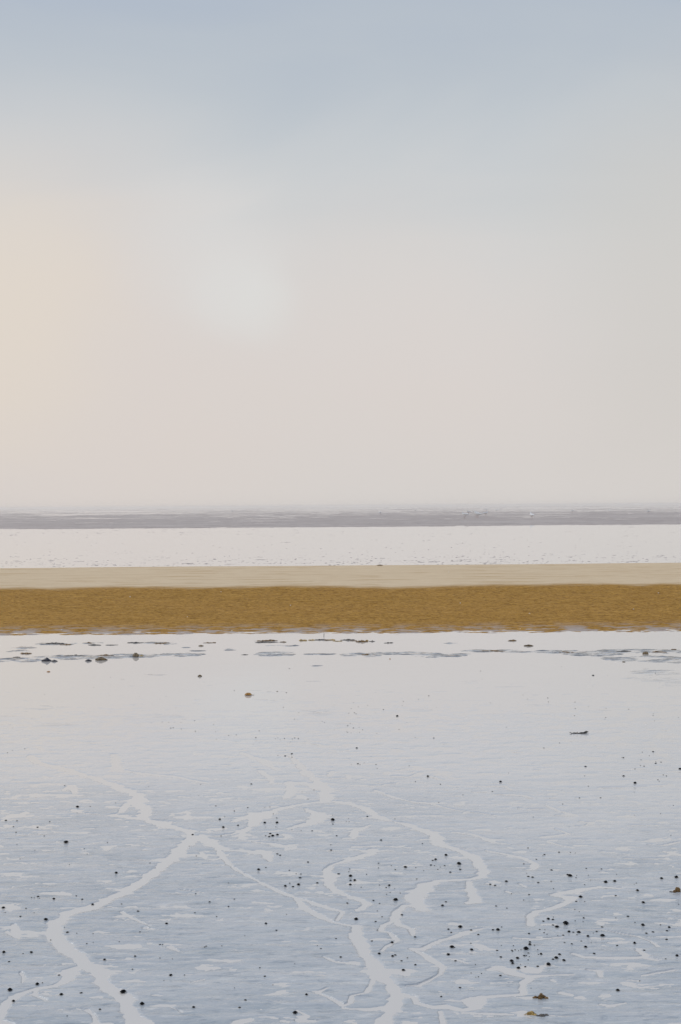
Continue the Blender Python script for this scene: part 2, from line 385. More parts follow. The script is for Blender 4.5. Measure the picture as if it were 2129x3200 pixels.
PATCH = [  # (u, v, half width, half height, strength) of rippled mud bars
 (60,2062,110,9,1.0),(70,2025,55,5,.8),(180,2012,70,4,1.2),(240,2054,190,8,1.0),(420,2049,130,7,1.0),(560,2046,90,7,1.0),
 (290,2010,40,3,1),(480,2009,60,3,1.1),(520,2012,40,3,1),(60,2036,60,5,.7),(580,2022,30,3,.8),(620,2033,60,3,.7),
 (860,2044,80,9,1),(880,2018,70,3,.8),(720,2031,30,3,.8),(1130,2046,80,9,1),(1000,2044,60,2,1),(1240,2041,120,6,.9),
 (1340,2047,70,9,1),(1400,2046,80,7,1),(1410,2011,30,2,1),(1540,2034,110,4,1.1),(1600,2036,80,4,1),(1740,2037,90,6,1.1),
 (1850,2042,110,10,1),(1960,2035,110,8,1.1),(2060,2035,90,8,1.1),(2060,2060,110,16,.9),(1940,2060,90,12,.7),(2040,2100,90,14,.7),
 (2090,2130,70,14,.8),(1990,2122,40,6,.8),(150,2210,60,8,.7),(180,2265,50,5,.6),(300,2103,90,5,.3),(490,2108,90,8,.45),
 (500,2240,60,7,.6),(400,2243,30,4,.5),(640,2137,60,8,.4),(870,2188,70,7,.6),(985,2226,50,9,.7),(880,2160,60,3,.6),
 (800,2160,70,4,.4),(975,2130,30,2,.7),(990,2080,30,2,.8),(1180,2160,70,5,.5),(1320,2220,50,4,.5),(1070,2262,40,3,.5),
 (1600,2145,80,4,.4),(1480,2130,40,5,.4),(1700,2172,90,4,.35),(1900,2222,40,4,.6),(1690,2203,40,3,.5),(1910,2290,60,6,.3),
 (20,2240,40,4,.5),(20,2326,30,4,.5),(690,2447,30,4,.5),(215,2226,20,3,.7),
 (425,2702,30,3,.7),(405,2733,22,4,.6),(75,2612,14,3,1.0),(330,2672,50,6,.3),(500,2560,40,5,.5)]
fan = np.tan(np.radians(17.0))
vv = np.concatenate([np.linspace(3900, 2112, 850), np.linspace(2111, 1990, 150), np.linspace(1988, 1972, 8)])
yr = CAM_H * F / (vv - 1581.8)
tx = np.linspace(-fan, fan, 860)
Y = np.repeat(yr[:, None], len(tx), 1); X = Y * tx[None, :]
nz = fbm(X * 6.0, Y * 8.0, 5, 1, 0.6)
fine = fbm(X * 14, Y * 20, 3, 5)
streak = fbm(X * 1.1, Y * 7.5, 5, 9, 0.62)
big = fbm(X * 0.5, Y * 0.5, 3, 13)
D = np.full(X.shape, -1.0)                    # how deep inside a channel, 0 at the bank
wob = fbm(X * 11, Y * 12, 4, 21, 0.6); wob2 = fbm(X * 4.0, Y * 18.0, 4, 25, 0.6)
for line in CH:
    P = [(ground(u, v), w) for u, v, w in line]
    P = [(p, size_at(w, p) * (0.43 if p.y < 6 else 0.52)) for p, w in P]
    for (p, a), (q, b) in zip(P[:-1], P[1:]):
        m = 3.0 * max(a, b)
        y0, y1 = min(p.y, q.y) - m, max(p.y, q.y) + m
        r = np.where((yr > y0) & (yr < y1))[0]
        if len(r) == 0: continue
        r0, r1 = r[0], r[-1] + 1
        dx, dy = q.x - p.x, q.y - p.y; L2 = dx * dx + dy * dy + 1e-9
        xs, ys = X[r0:r1], Y[r0:r1]
        t = np.clip(((xs - p.x) * dx + (ys - p.y) * dy) / L2, 0, 1)
        w = a + (b - a) * t
        d = np.hypot(xs - p.x - t * dx, ys - p.y - t * dy)
        D[r0:r1] = np.maximum(D[r0:r1], 1 - d / w)
ch = D + (0.8 + 0.6 * sstep(5, 7, Y)) * (wob + wob2)             # ragged banks
carve = sstep(-0.55, 0.30, ch); halo = sstep(-2.0, 0.0, D + 0.8 * wob2)
PT = np.zeros(X.shape)
for u, v, hw, hh, s in PATCH:
    c = ground(u, v); a = size_at(hw, c)
    dpt = abs(ground(u, v - hh).y - ground(u, v + hh).y) / 2
    PT = np.maximum(PT, s * np.exp(-(((X - c.x) / a) ** 2 + ((Y - c.y) / dpt) ** 2) ** 1.2))
open_w = sstep(12.0, 14.2, Y)                 # towards the sand bar the flat sinks below the water
damp = 1 - 0.75 * sstep(7.0, 11.5, Y)
relief = 0.0040 * nz + 0.0010 * fine + 0.0026 * streak + 0.0008 * big
Z = 0.0022 * damp - 0.0001 - 0.0008 * sstep(9.5, 11.5, Y) + (1 - 0.35 * sstep(6, 12, Y)) * relief - (0.0040 + 0.0014 * sstep(5.5, 7.5, Y)) * carve - 0.0009 * halo - 0.0030 * halo * sstep(0.05, 0.40, fbm(X * 7, Y * 20, 4, 91, 0.6))
Z = Z - 0.02 * open_w
rp = fbm(X * 3.2, Y * 13.0, 4, 81, 0.6)
PB = np.where(open_w > 0.01, np.minimum(1.0, PT * 1.7), PT)
Z = Z + PB * (0.0020 + open_w * 0.0205 + (0.006 + 0.014 * open_w) * rp)
dark_streak = np.clip(PB * 1.2 * sstep(-0.12, 0.20, rp + 0.3 * wob), 0, 1) * (0.35 + 0.6 * open_w)  # darker tone in streaks along the rippled bars
wet = np.maximum(0.9 * sstep(4.6, 9.0, Y + 1.5 * big + 1.0 * nz), 0.75 * sstep(-1.1, 0.1, ch) * sstep(3.5, 5.5, Y + nz))  # film by the banks, plus painted sky sheen rising with distance
me = grid_mesh('mudflat', X, Y, Z, {'dark_streak': dark_streak, 'wet': wet})
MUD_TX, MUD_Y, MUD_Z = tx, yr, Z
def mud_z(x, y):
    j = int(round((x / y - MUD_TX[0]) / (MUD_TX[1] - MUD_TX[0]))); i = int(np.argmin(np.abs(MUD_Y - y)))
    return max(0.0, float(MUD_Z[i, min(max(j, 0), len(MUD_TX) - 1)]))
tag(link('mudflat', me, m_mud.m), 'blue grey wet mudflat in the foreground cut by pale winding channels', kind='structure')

# ------------------------------------------------------------------ sand bar
ys = np.concatenate([np.linspace(15.8, 23.5, 300), np.linspace(23.55, 32.0, 120), np.linspace(32.2, 41, 20)])
tx = np.linspace(-0.36, 0.36, 620)
Y = np.repeat(ys[:, None], len(tx), 1); X = Y * tx[None, :]
edge = 16.82 - 0.012 * X + 0.16 * fbm(X * 0.8, X * 0 + 3, 4, 33) + 0.10 * fbm(X * 3, Y * 2.5, 4, 35)      # foot of the slope
top = 22.8 + 1.1 * fbm(X * 0.35, X * 0 + 9, 3, 37) + 0.02 * X
crest = 30.8 + 0.5 * fbm(X * 0.1, X * 0 + 5, 2, 39) + 0.03 * X
t = np.clip((Y - edge) / (top - edge), -0.2, 1)
Z = np.where(t < 0, t * 0.25, 0.205 * (t ** 1.15 * 0.75 + 0.25 * sstep(0, 1, t)))
Z = Z - 0.16 * sstep(crest, crest + 3.0, Y) - 0.25 * sstep(crest + 1.5, crest + 7, Y)
rip = fbm(X * 2.2, Y * 6.5, 4, 41, 0.6); rip2 = fbm(X * 7, Y * 14, 3, 43)
slope_m = (1 - sstep(0.93, 1.0, t))
Z = Z + (0.016 * rip + 0.010 * rip2) * (0.15 + 0.85 * slope_m) * sstep(-0.1, 0.1, t + 0.08)
dry = sstep(-0.05, 0.12, (Y - top) / 6 + 0.12 * rip) * (1 - 0.35 * sstep(0.16, 0.3, fbm(X * 0.5, Y * 4, 4, 47)))
film = np.clip(sstep(0.22, 0.0, t) * sstep(-0.05, 0.12, fbm(X * 3, Y * 9, 4, 51)) * 0.9, 0, 1)
me = grid_mesh('sand_bar', X, Y, Z, {'dry': dry, 'film': film})
tag(link('sand_bar', me, m_sand.m), 'ochre sand bar across the flat with wet slope and paler dry top', kind='structure')

# ------------------------------------------------------------------ far mudflat
vv = np.concatenate([np.linspace(1796, 1654, 250), np.linspace(1653.5, 1583, 260)])
yr = CAM_H * F / (vv - 1581.3)
yr = np.minimum(yr, 2450); tx = np.linspace(-0.36, 0.36, 1000)
Y = np.repeat(yr[:, None], len(tx), 1); X = Y * tx[None, :]
lg = np.log(Y)
n_a = fbm(X / Y * 42, lg * 60, 4, 61, 0.65); n_b = fbm(X / Y * 9, lg * 16, 4, 67, 0.6); n_c = fbm(X / Y * 300, lg * 330, 2, 71, 0.7)
start = 103 + 4 * fbm(X * 0.02, X * 0 + 2, 4, 73)
on = sstep(start - 4, start + 4, Y)
nw = 0.0055 * np.exp(-((Y - 38) / 5.0) ** 2) + 0.004 * np.exp(-((Y - 84) / 10) ** 2) * sstep(5, -15, X)
Z0 = -0.0143 + 0.023 * n_c + 0.020 * n_a + nw
prog = np.clip((1647 - (1581.3 + CAM_H * F / Y)) / 60.0, 0, 1)        # 0 at the near edge, 1 by the horizon
Z1 = 0.017 - 0.026 * prog ** 2.0 + 0.026 * n_a + 0.012 * n_c + 0.030 * n_b
Z = Z0 * (1 - on) + Z1 * on
me = grid_mesh('far_mudflat', X, Y, Z)
tag(link('far_mudflat', me, m_far.m), 'grey brown far mudflat fading into haze below the sky', kind='structure')

# ------------------------------------------------------------------ pebbles
SQ = 0.4528
ZO = {'g': (0, 2000), 'h': (710, 2000), 'i': (1420, 2000), 'A': (0, 2450), 'B': (710, 2450), 'C': (1420, 2450),
      'D': (0, 2800), 'E': (710, 2800), 'F': (1420, 2800)}
PEB = {
'g': '764,258,3 842,271,3 855,271,3 308,377,3 759,383,2 961,391,2 1104,408,2 1146,389,3 1051,443,2 1215,468,2 924,449,2 286,533,2 1046,571,2 1121,566,3 1165,568,3 1205,569,2 1250,568,3 1261,547,2 1277,548,2 1344,557,4 1475,583,3 1180,609,5 1196,607,5 1252,614,4 1349,629,5 1487,635,3 73,585,2 89,608,2 172,751,4 87,763,3 52,780,4 1494,683,3 448,1007,5 1386,1000,4 1334,1025,3 1026,1012,3 1372,1076,3 648,327,3 1118,884,2',
'h': '430,197,5 50,349,4 283,359,2 409,363,5 744,308,2 588,100,3 388,464,4 495,501,3 466,546,4 484,552,2 222,628,4 11,659,4 63,655,4 199,675,5 333,682,3 350,677,3 368,690,3 396,680,4 436,705,3 450,683,4 467,678,5 492,681,5 61,703,2 180,720,2 126,747,2 447,786,8 448,808,5 401,760,3 351,800,4 401,801,7 167,995,7 600,1037,5 558,1099,5 518,1048,3 873,433,3 905,461,3 970,451,3 857,473,3 840,505,4 879,502,5 891,510,4 1023,503,2 1174,525,9 1217,423,4 1322,410,3 1392,385,5 1209,453,3 1079,480,5 850,576,3 833,592,5 872,607,5 912,603,3 935,620,4 833,639,4 856,642,3 915,639,3 826,633,3 741,622,2 656,563,3 672,569,4 738,449,2 1033,645,3 1187,617,4 1298,675,3 1427,678,6 1444,465,2 1274,326,2 1103,226,2 827,216,2 904,856,7 918,863,4 945,849,3 857,860,3 1028,861,5 1036,887,4 993,806,2 1257,869,4 1386,944,9 1472,996,6 1300,978,4 1241,569,2 895,747,8',
'i': '182,214,4 192,270,3 475,380,3 505,408,3 249,434,3 645,400,5 650,427,4 833,428,4 835,472,4 926,461,3 1048,472,3 1204,478,4 1372,521,4 1374,509,3 1045,536,4 1040,547,3 1382,558,3 1546,534,3 829,522,4 360,602,3 726,711,4 618,745,5 1299,775,4 1372,772,7 1346,800,4 1167,813,7 1156,811,3 1289,827,4 1391,841,4 1390,853,7 1427,844,6 1285,867,4 1310,873,6 1247,890,5 1558,891,9 1168,940,8 1443,933,5 1464,939,5 1405,968,5 1414,977,4 1248,993,11 900,941,4 925,1013,5 319,980,9 263,1047,5 864,1090,6 1010,1091,6 660,1096,3 60,1070,4 958,244,8 1058,243,2 740,184,3 1388,229,4 954,320,2 906,874,7 375,919,3 1031,794,2 1242,1052,3',
'A': '536,161,10 624,157,5 41,251,8 118,257,6 344,261,6 260,298,7 94,294,6 111,336,6 306,362,5 456,406,14 743,405,5 583,448,5 602,484,4 118,419,4 803,617,10 1036,546,5 1356,497,5 1307,432,4 1542,299,10 1517,246,9 1527,360,6 1551,225,4 1490,153,6 1330,349,8 799,132,4 264,780,8 219,789,5 237,790,4 274,795,4 373,799,9 527,773,6 568,797,7 24,855,10 180,860,6 640,832,9 840,830,6 1352,759,6 1447,816,7 954,881,8 480,561,4 140,518,4 242,461,4',
'B': '143,164,6 50,190,6 296,158,4 257,164,3 319,206,4 343,236,6 344,272,10 260,271,9 75,287,8 336,298,4 268,300,3 298,342,8 291,365,8 314,360,10 347,354,9 266,357,6 448,316,4 511,323,4 587,323,6 730,250,13 731,281,6 729,216,4 756,359,7 716,422,5 718,456,7 838,241,3 824,260,3 843,261,4 968,224,7 1159,243,5 1063,388,8 1348,414,5 347,486,7 366,494,8 559,541,7 218,593,10 268,580,6 430,597,6 477,620,5 509,622,6 504,649,8 432,688,6 402,707,9 454,710,8 493,698,10 622,684,8 852,640,12 881,665,9 852,665,7 850,698,9 846,586,5 840,608,5 770,620,8 925,716,5 963,627,5 1045,583,5 1046,547,6 1133,564,4 1161,592,6 1231,575,10 1302,580,5 1511,492,10 1439,526,9 1419,533,7 1407,560,8 1431,566,5 1472,575,4 1501,565,6 1454,592,5 1540,608,8 1357,602,4 1309,657,6 1119,705,9 1098,718,6 1052,700,5 1157,728,4 1126,754,4 1101,766,5 1195,758,5 1162,801,15 1010,806,7 1052,828,6 830,823,7 1487,843,9 1510,815,7 1037,877,5 10,685,5 10,848,7 50,798,6 1461,127,4',
'C': '748,141,5 1512,151,4 1424,208,4 545,231,4 1495,357,4 1243,216,3 509,444,6 723,475,7 622,491,7 611,499,4 801,475,5 835,479,4 567,522,6 480,555,6 671,595,8 911,585,6 1016,587,6 500,622,4 511,645,8 540,649,8 782,626,8 799,638,14 840,648,5 845,636,4 359,676,9 248,694,8 281,700,8 579,685,7 669,674,6 926,634,4 941,665,4 1044,679,13 1107,674,10 685,725,5 900,699,5 1257,686,5 1242,694,3 1265,737,10 1120,625,4 33,552,13 41,593,8 1532,646,12 1431,656,10 516,769,7 873,781,12 842,814,7 900,814,5 1114,770,7 1305,824,10 396,762,5 480,802,5 289,845,7 363,860,6 1548,832,5 832,867,5',
'D': '37,117,5 142,146,7 236,119,4 318,165,12 466,252,8 446,220,4 531,259,5 643,261,5 644,322,4 600,332,6 824,318,5 27,393,11 217,394,9 160,402,5 64,457,7 723,443,9 933,420,7 1105,433,5 1190,442,4 1105,336,7 1123,338,6 1424,351,6 1413,357,6 1532,348,5 967,251,6 1151,196,9 1346,117,6 1496,143,6 915,506,6 408,547,8 258,613,12 294,604,5 70,654,15 94,726,10 424,685,11 561,672,8 850,663,18 982,748,15 1179,552,10 1275,548,5 1132,587,4 691,786,8 1338,775,9 464,836,5 351,304,5',
'E': '268,194,9 341,240,7 752,297,6 123,276,4 623,348,4 648,367,6 784,425,8 226,499,6 260,561,7 316,614,4 51,642,4 548,688,9 127,724,8 86,774,8 470,810,14 890,165,13 1070,148,6 1025,181,7 1037,238,6 1000,313,7 1140,321,9 1298,288,7 1050,404,10 1161,411,8 1142,420,9 1245,432,6 1204,450,7 1299,478,8 1217,512,10 1528,233,8 1547,253,7 1552,357,13 1527,407,11 1478,698,7 467,475,4 410,131,4 1206,132,8',
'F': '649,163,10 680,166,8 615,177,7 684,151,5 770,193,19 893,157,7 863,114,4 835,175,5 889,180,4 682,201,8 708,217,12 41,217,14 301,241,12 267,239,8 327,219,6 117,235,7 166,270,8 1115,153,4 1198,142,8 1247,184,5 1302,205,12 1423,203,6 1483,220,9 1468,243,8 1372,253,8 1326,261,7 1020,218,7 983,249,7 960,261,4 1023,276,13 792,252,10 859,252,12 822,252,7 847,274,5 752,276,7 714,278,4 922,280,9 620,258,6 640,270,5 590,237,6 516,262,7 625,238,4 876,312,6 811,336,7 761,325,6 907,355,10 1124,343,7 1245,328,10 1465,302,8 1311,375,7 965,400,8 1537,416,10 1459,441,6 945,324,4 522,320,8 522,341,11 553,346,6 495,366,17 325,345,4 296,377,8 120,372,11 114,327,5 397,377,7 402,385,6 420,374,6 444,381,4 460,374,5 408,347,5 576,375,5 512,395,6 599,404,9 580,406,5 727,408,9 483,415,8 497,415,6 518,424,4 321,426,8 437,434,11 704,434,13 681,442,8 757,450,10 510,445,5 396,454,12 403,469,9 456,474,4 442,497,11 650,473,15 576,485,8 490,488,7 319,552,8 188,539,5 116,535,5 167,562,5 148,565,4 39,636,8 1,359,6 146,477,5 8,452,8 1128,656,12 1280,586,5 529,642,4'}
pebs = []
for k, s in PEB.items():
    u0, v0 = ZO[k]
    for it in s.split():
        x, y, r = map(float, it.split(','))
        u, v = u0 + x * SQ, v0 + y * SQ
        if any(abs(u - p[0]) < 3 and abs(v - p[1]) < 3 for p in pebs): continue
        pebs.append((u, v, r * SQ))

def pebble_mesh(seed, flat=1.0):
    """low dome with a flared brim above its reflection, built solid; unit half width"""
    rnd = random.Random(seed)
    prof = [(0.45, -0.05), (0.72, 0.04), (0.90, 0.22), (1.02, 0.36), (1.28, 0.43), (1.02, 0.52), (0.92, 0.72), (0.76, 0.95), (0.50, 1.13), (0.2, 1.21)]  # rings under the brim model the dome's reflection in the wet mud
    n = 18; vs = []; fs = []
    ph = [rnd.uniform(0, 6.3) for _ in range(4)]
    ex = rnd.uniform(0.95, 1.2)
    lean = (rnd.uniform(-.10, .10), rnd.uniform(-.10, .10))
    for r, z in prof:
        for i in range(n):
            a = 2 * math.pi * i / n
            k = 1 + 0.07 * math.sin(2 * a + ph[0]) + 0.05 * math.sin(3 * a + ph[1]) + 0.03 * math.sin(5 * a + ph[2] + z * 2)
            zz = z * flat * (1 + 0.06 * math.sin(2 * a + ph[3]))
            vs.append((r * k * ex * math.cos(a) + lean[0] * z, r * k * math.sin(a) + lean[1] * z, zz))
    vs.append((lean[0], lean[1], 1.23 * flat))
    for j in range(len(prof) - 1):
        for i in range(n):
            a, b = j * n + i, j * n + (i + 1) % n
            fs.append((a, b, b + n, a + n))
    o = (len(prof) - 1) * n
    for i in range(n): fs.append((o + i, o + (i + 1) % n, len(vs) - 1))
    me = bpy.data.meshes.new('pebble'); me.from_pydata(vs, [], fs)
    me.polygons.foreach_set('use_smooth', [True] * len(fs)); me.materials.append(m_peb.m)
    return me
big_m = [pebble_mesh(s, 0.98) for s in range(6)]
low_m = [pebble_mesh(20 + s, 0.6) for s in range(6)]
pebs.sort(key=lambda p: -p[2])
NAMES = ['first', 'second', 'third', 'fourth', 'fifth', 'sixth', 'seventh', 'eighth', 'ninth', 'tenth', 'eleventh', 'twelfth',
         'thirteenth', 'fourteenth', 'fifteenth', 'sixteenth', 'seventeenth', 'eighteenth', 'nineteenth', 'twentieth']
def zone(u, v):
    rows = [(2300, 'far'), (2460, 'middle distance'), (2580, 'middle'), (2700, 'nearer middle'), (1500, 'near'),
            (2870, 'nearer'), (2960, 'close'), (3050, 'closer'), (9999, 'closest')]
    row = next(n for lim, n in rows if v < lim)
    cols = ['left quarter', 'centre-left quarter', 'centre-right quarter', 'right quarter']
    return row, cols[min(3, max(0, int(u / 532.3)))]
sp = {'a': {}}
for i, (u, v, r) in enumerate(pebs[:300]):
    size = 'large' if r >= 5.2 else 'middle-sized' if r >= 3.4 else 'small' if r >= 2.5 else 'tiny'
    sp['a'].setdefault((size,) + zone(u, v), []).append(i)
lab = {}
for (size, row, colm), ids in sp['a'].items():
    ids.sort(key=lambda i: pebs[i][0])
    for k, i in enumerate(ids):
        o = 'only one' if len(ids) == 1 else NAMES[k] + ' from left'
        lab[i] = '%s black pebble on the %s mud, %s in the %s' % (size, row, o, colm)
lab[0] = 'largest black pebble, round dome among smaller ones at lower right'
for i, (u, v, r) in enumerate(pebs):
    if (round(u), round(v)) == (385, 3100): lab[i] = 'big black pebble at the edge of the pale left channel'
    if (round(u), round(v)) == (445, 3139): lab[i] = 'black pebble on bluish mud just right of the pale left channel'
    if (round(u), round(v)) == (1644, 2966): lab[i] = 'large round black pebble in the middle of the lower right cluster'
rest_v, rest_f = [], []
for i, (u, v, r) in enumerate(pebs):
    p = ground(u, v + 0.6 * r * 0.35); s = size_at(r, p) * (0.88 if r > 3 else 0.78); zz = mud_z(p.x, p.y)
    k = random.Random(i)
    me_ = (big_m if r > 4 else low_m)[k.randrange(6)]
    if i < 300:
        o = link('pebble', me_); o.location = (p.x, p.y, mud_z(p.x, p.y) + 0.0006)
        o.rotation_euler = (0, 0, k.uniform(0, 6.28)); o.scale = (s, s, s * k.uniform(0.85, 1.0))
        tag(o, lab[i], 'pebble', 'black pebbles strewn over the mudflat')
    else:
        # the smallest ones join the scatter, a few corners each
        n = 7; b = len(rest_v); a0 = k.uniform(0, 6.28)
        for rr, z in ((1.2, -0.05), (0.75, 0.45)):
            for j in range(n):
                a = a0 + 6.2832 * j / n; w = s * rr * k.uniform(0.85, 1.15)
                rest_v.append((p.x + w * math.cos(a), p.y + w * math.sin(a), zz + 0.001 + z * s))
        rest_v.append((p.x, p.y, zz + 0.001 + 0.65 * s))
        for j in range(n):
            j2 = (j + 1) % n
            rest_f += [(b + j, b + j2, b + n + j2, b + n + j), (b + n + j, b + n + j2, b + 2 * n)]
me = bpy.data.meshes.new('fine_pebbles'); me.from_pydata(rest_v, [], rest_f); me.materials.append(m_peb.m)
tag(link('fine_pebbles', me), 'specks of black grit scattered over the wet flat between the pebbles', 'grit', kind='stuff')

# ------------------------------------------------------------------ lumps: stones, shells and weed
def lump(name, mat, p, sx, sy, sz, seed=0, rough=0.25, sub=3, point=0.0, parent=None, rz=0, zoff=0.0, facet=False):
    """an uneven rounded body; point > 0 draws its ends out"""
    bm = bmesh.new(); bmesh.ops.create_icosphere(bm, subdivisions=sub, radius=1)
    o = Vector((seed * 7.3, seed * 3.1, seed * 1.7))
    from mathutils import noise
    for v in bm.verts:
        c = v.co.copy()
        k = 1 + rough * noise.noise(c * 1.4 + o) + rough * 0.5 * noise.noise(c * 3.7 + o)
        c *= k
        if point: c.z *= max(0.12, 1 - point * abs(c.x)); c.y *= max(0.2, 1 - point * 0.7 * abs(c.x)); c.x *= 1 + 0.25 * point
        v.co = Vector((c.x * sx, c.y * sy, max(c.z, -0.35) * sz))
    me = bpy.data.meshes.new(name); bm.to_mesh(me); bm.free()
    if not facet: me.polygons.foreach_set('use_smooth', [True] * len(me.polygons))
    ob = link(name, me, mat.m, parent)
    if parent is None: ob.location = (p[0], p[1], zoff + sz * 0.22)
    else: ob.location = (p[0], p[1], p[2] if len(p) > 2 else 0)
    ob.rotation_euler = (0, 0, rz)
    return ob

def tube(name, mat, pts, rad, parent=None, n=7):
    vs, fs = [], []
    P = [Vector(p) for p in pts]
    for i, p in enumerate(P):
        t = (P[min(i + 1, len(P) - 1)] - P[max(i - 1, 0)]).normalized()
        a = t.cross(Vector((0, 0, 1)));
        if a.length < 1e-4: a = Vector((1, 0, 0))
        a.normalize(); b = t.cross(a)
        r = rad[i] if isinstance(rad, (list, tuple)) else rad
        for j in range(n):
            an = 2 * math.pi * j / n; vs.append(p + a * math.cos(an) * r + b * math.sin(an) * r)
    for i in range(len(P) - 1):
        for j in range(n):
            x, y = i * n + j, i * n + (j + 1) % n; fs.append((x, y, y + n, x + n))
    fs += [tuple(range(n))[::-1], tuple((len(P) - 1) * n + j for j in range(n))]
    me = bpy.data.meshes.new(name); me.from_pydata([tuple(v) for v in vs], [], fs)
    me.polygons.foreach_set('use_smooth', [True] * len(fs))
    return link(name, me, mat.m, parent)

def stone(u, v, wpx, hpx, mat, name, label, cat, seed, rough=0.25, point=0.0, depth=0.8, facet=False, group=None, z=0.0, rz=0):
    p = ground(u, v, z); w = size_at(wpx, p) / 2; h = size_at(hpx, p) * 0.62
    o = lump(name, mat, p, w, w * depth, h, seed, rough, 3 if wpx > 8 else 2, point, rz=rz, zoff=z, facet=facet)
    return tag(o, label, cat, group)

stone(146, 2066, 28, 13, m_dark, 'mussel_shell', 'dark rounded mussel shell, leftmost at the near edge of the weedy ripples', 'shell', 1, 0.25, 0.25)
stone(170, 2067, 18, 7, m_dark, 'mussel_shell', 'small dark shell touching the right side of the leftmost mussel shell', 'shell', 2, 0.3, 0.5)
stone(277, 2066, 18, 8, m_dark, 'mussel_shell', 'bluish dark shell just left of the glossy brown stone', 'shell', 3, 0.35, 0.4)
stone(317, 2063, 33, 13, m_brown, 'stone', 'glossy dark brown pointed stone at the near edge of the left ripples', 'stone', 4, 0.3, 0.45, facet=True)
stone(425, 2053, 18, 16, m_tan, 'stone', 'angular tan stone standing up beside the left ripple patch', 'stone', 5, 0.4, 0.1, 0.7, True)
stone(442, 2050, 15, 4, m_weedy, 'weed_scrap', 'flat golden weed scrap right of the angular tan stone', 'seaweed', 6, 0.3, 0.6)
stone(628, 2019, 15, 5, m_tan, 'stone', 'small tan stone between the two left ripple lines', 'stone', 7, 0.3, 0.5)
stone(152, 2100, 10, 4.5, m_orange, 'orange_pebble', 'small orange oval pebble alone at far left of the mirror water', 'pebble', 8, 0.15, 0.3)
stone(625, 2114, 12, 8, m_brown, 'stone', 'small brown stone alone on the smooth flat above the amber leaf', 'stone', 9, 0.35, 0.3, 0.8)
stone(867, 2161, 5, 2.5, m_tan, 'shell_fragment', 'tiny tan fragment on the flat right of the amber leaf', 'shell', 10, 0.2, 0.3)
stone(1219, 2060, 4, 4, m_orange, 'shell_fragment', 'tiny orange fragment below the middle ripple patch', 'shell', 11, 0.2)
stone(1652, 2019, 24, 7, m_brown, 'stone', 'low brown pointed stone in mirror water before the sand bar', 'stone', 12, 0.3, 0.5)
stone(2018, 2044, 18, 11, m_tan, 'stone', 'rounded golden brown stone among ripples at far right', 'stone', 13, 0.2, 0.1)
stone(1187, 1767, 18, 4, m_weed, 'weed_hump', 'low brown weed hump on the crest of the sand bar', 'seaweed', 14, 0.4, 0.5, z=0.215)
# pale shell ring
p = ground(1950, 2069); sh = empty('open_shell', p); s = size_at(9, p) / 2
tag(sh, 'tiny open shell with pale inside and brown rim at right ripples', 'shell')
lump('rim', m_brown, (0, 0, s * .2), s, s * .9, s * .5, 31, .15, 2, 0, sh)
lump('inside', m_shell, (0, -s * .5, s * .35), s * .45, s * .4, s * .32, 32, .1, 2, 0, sh)
# amber leaf
p = ground(776, 2173); s = size_at(22, p) / 2; lf = empty('leaf', p, 0)
tag(lf, 'curled amber leaf with ribs lying on the smooth wet flat', 'leaf')
vs, fs = [], []; n, m = 16, 9
for i in range(n + 1):
    t = i / n * 2 - 1; wd = s * 1.0 * max(0.05, (1 - abs(t) ** 2.6)) ** 0.6
    for j in range(m):
        a = math.pi * j / (m - 1)
        rib = 1 + 0.05 * math.sin(i * 2.4)
        vs.append((t * s, math.cos(a) * wd * .7, (math.sin(a) * wd * 0.62 * rib) + 0.004))
for i in range(n):
    for j in range(m - 1):
        a = i * m + j; fs.append((a, a + 1, a + m + 1, a + m))
me = bpy.data.meshes.new('blade'); me.from_pydata(vs, [], fs); me.polygons.foreach_set('use_smooth', [True] * len(fs))
link('blade', me, m_amber.m, lf)
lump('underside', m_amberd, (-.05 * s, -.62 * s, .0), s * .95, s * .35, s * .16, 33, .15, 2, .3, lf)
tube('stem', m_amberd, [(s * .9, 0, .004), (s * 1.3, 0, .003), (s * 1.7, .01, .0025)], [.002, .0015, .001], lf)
# stick in the shallows
p = ground(1012, 1990); h = size_at(16, p)
tag(tube('stick', m_twig, [(p.x, p.y, -.02), (p.x + .004, p.y, h * .5), (p.x + .002, p.y, h)], [.004, .003, .002]),
    'thin upright stick poking from the water at the sand bar edge', 'stick')

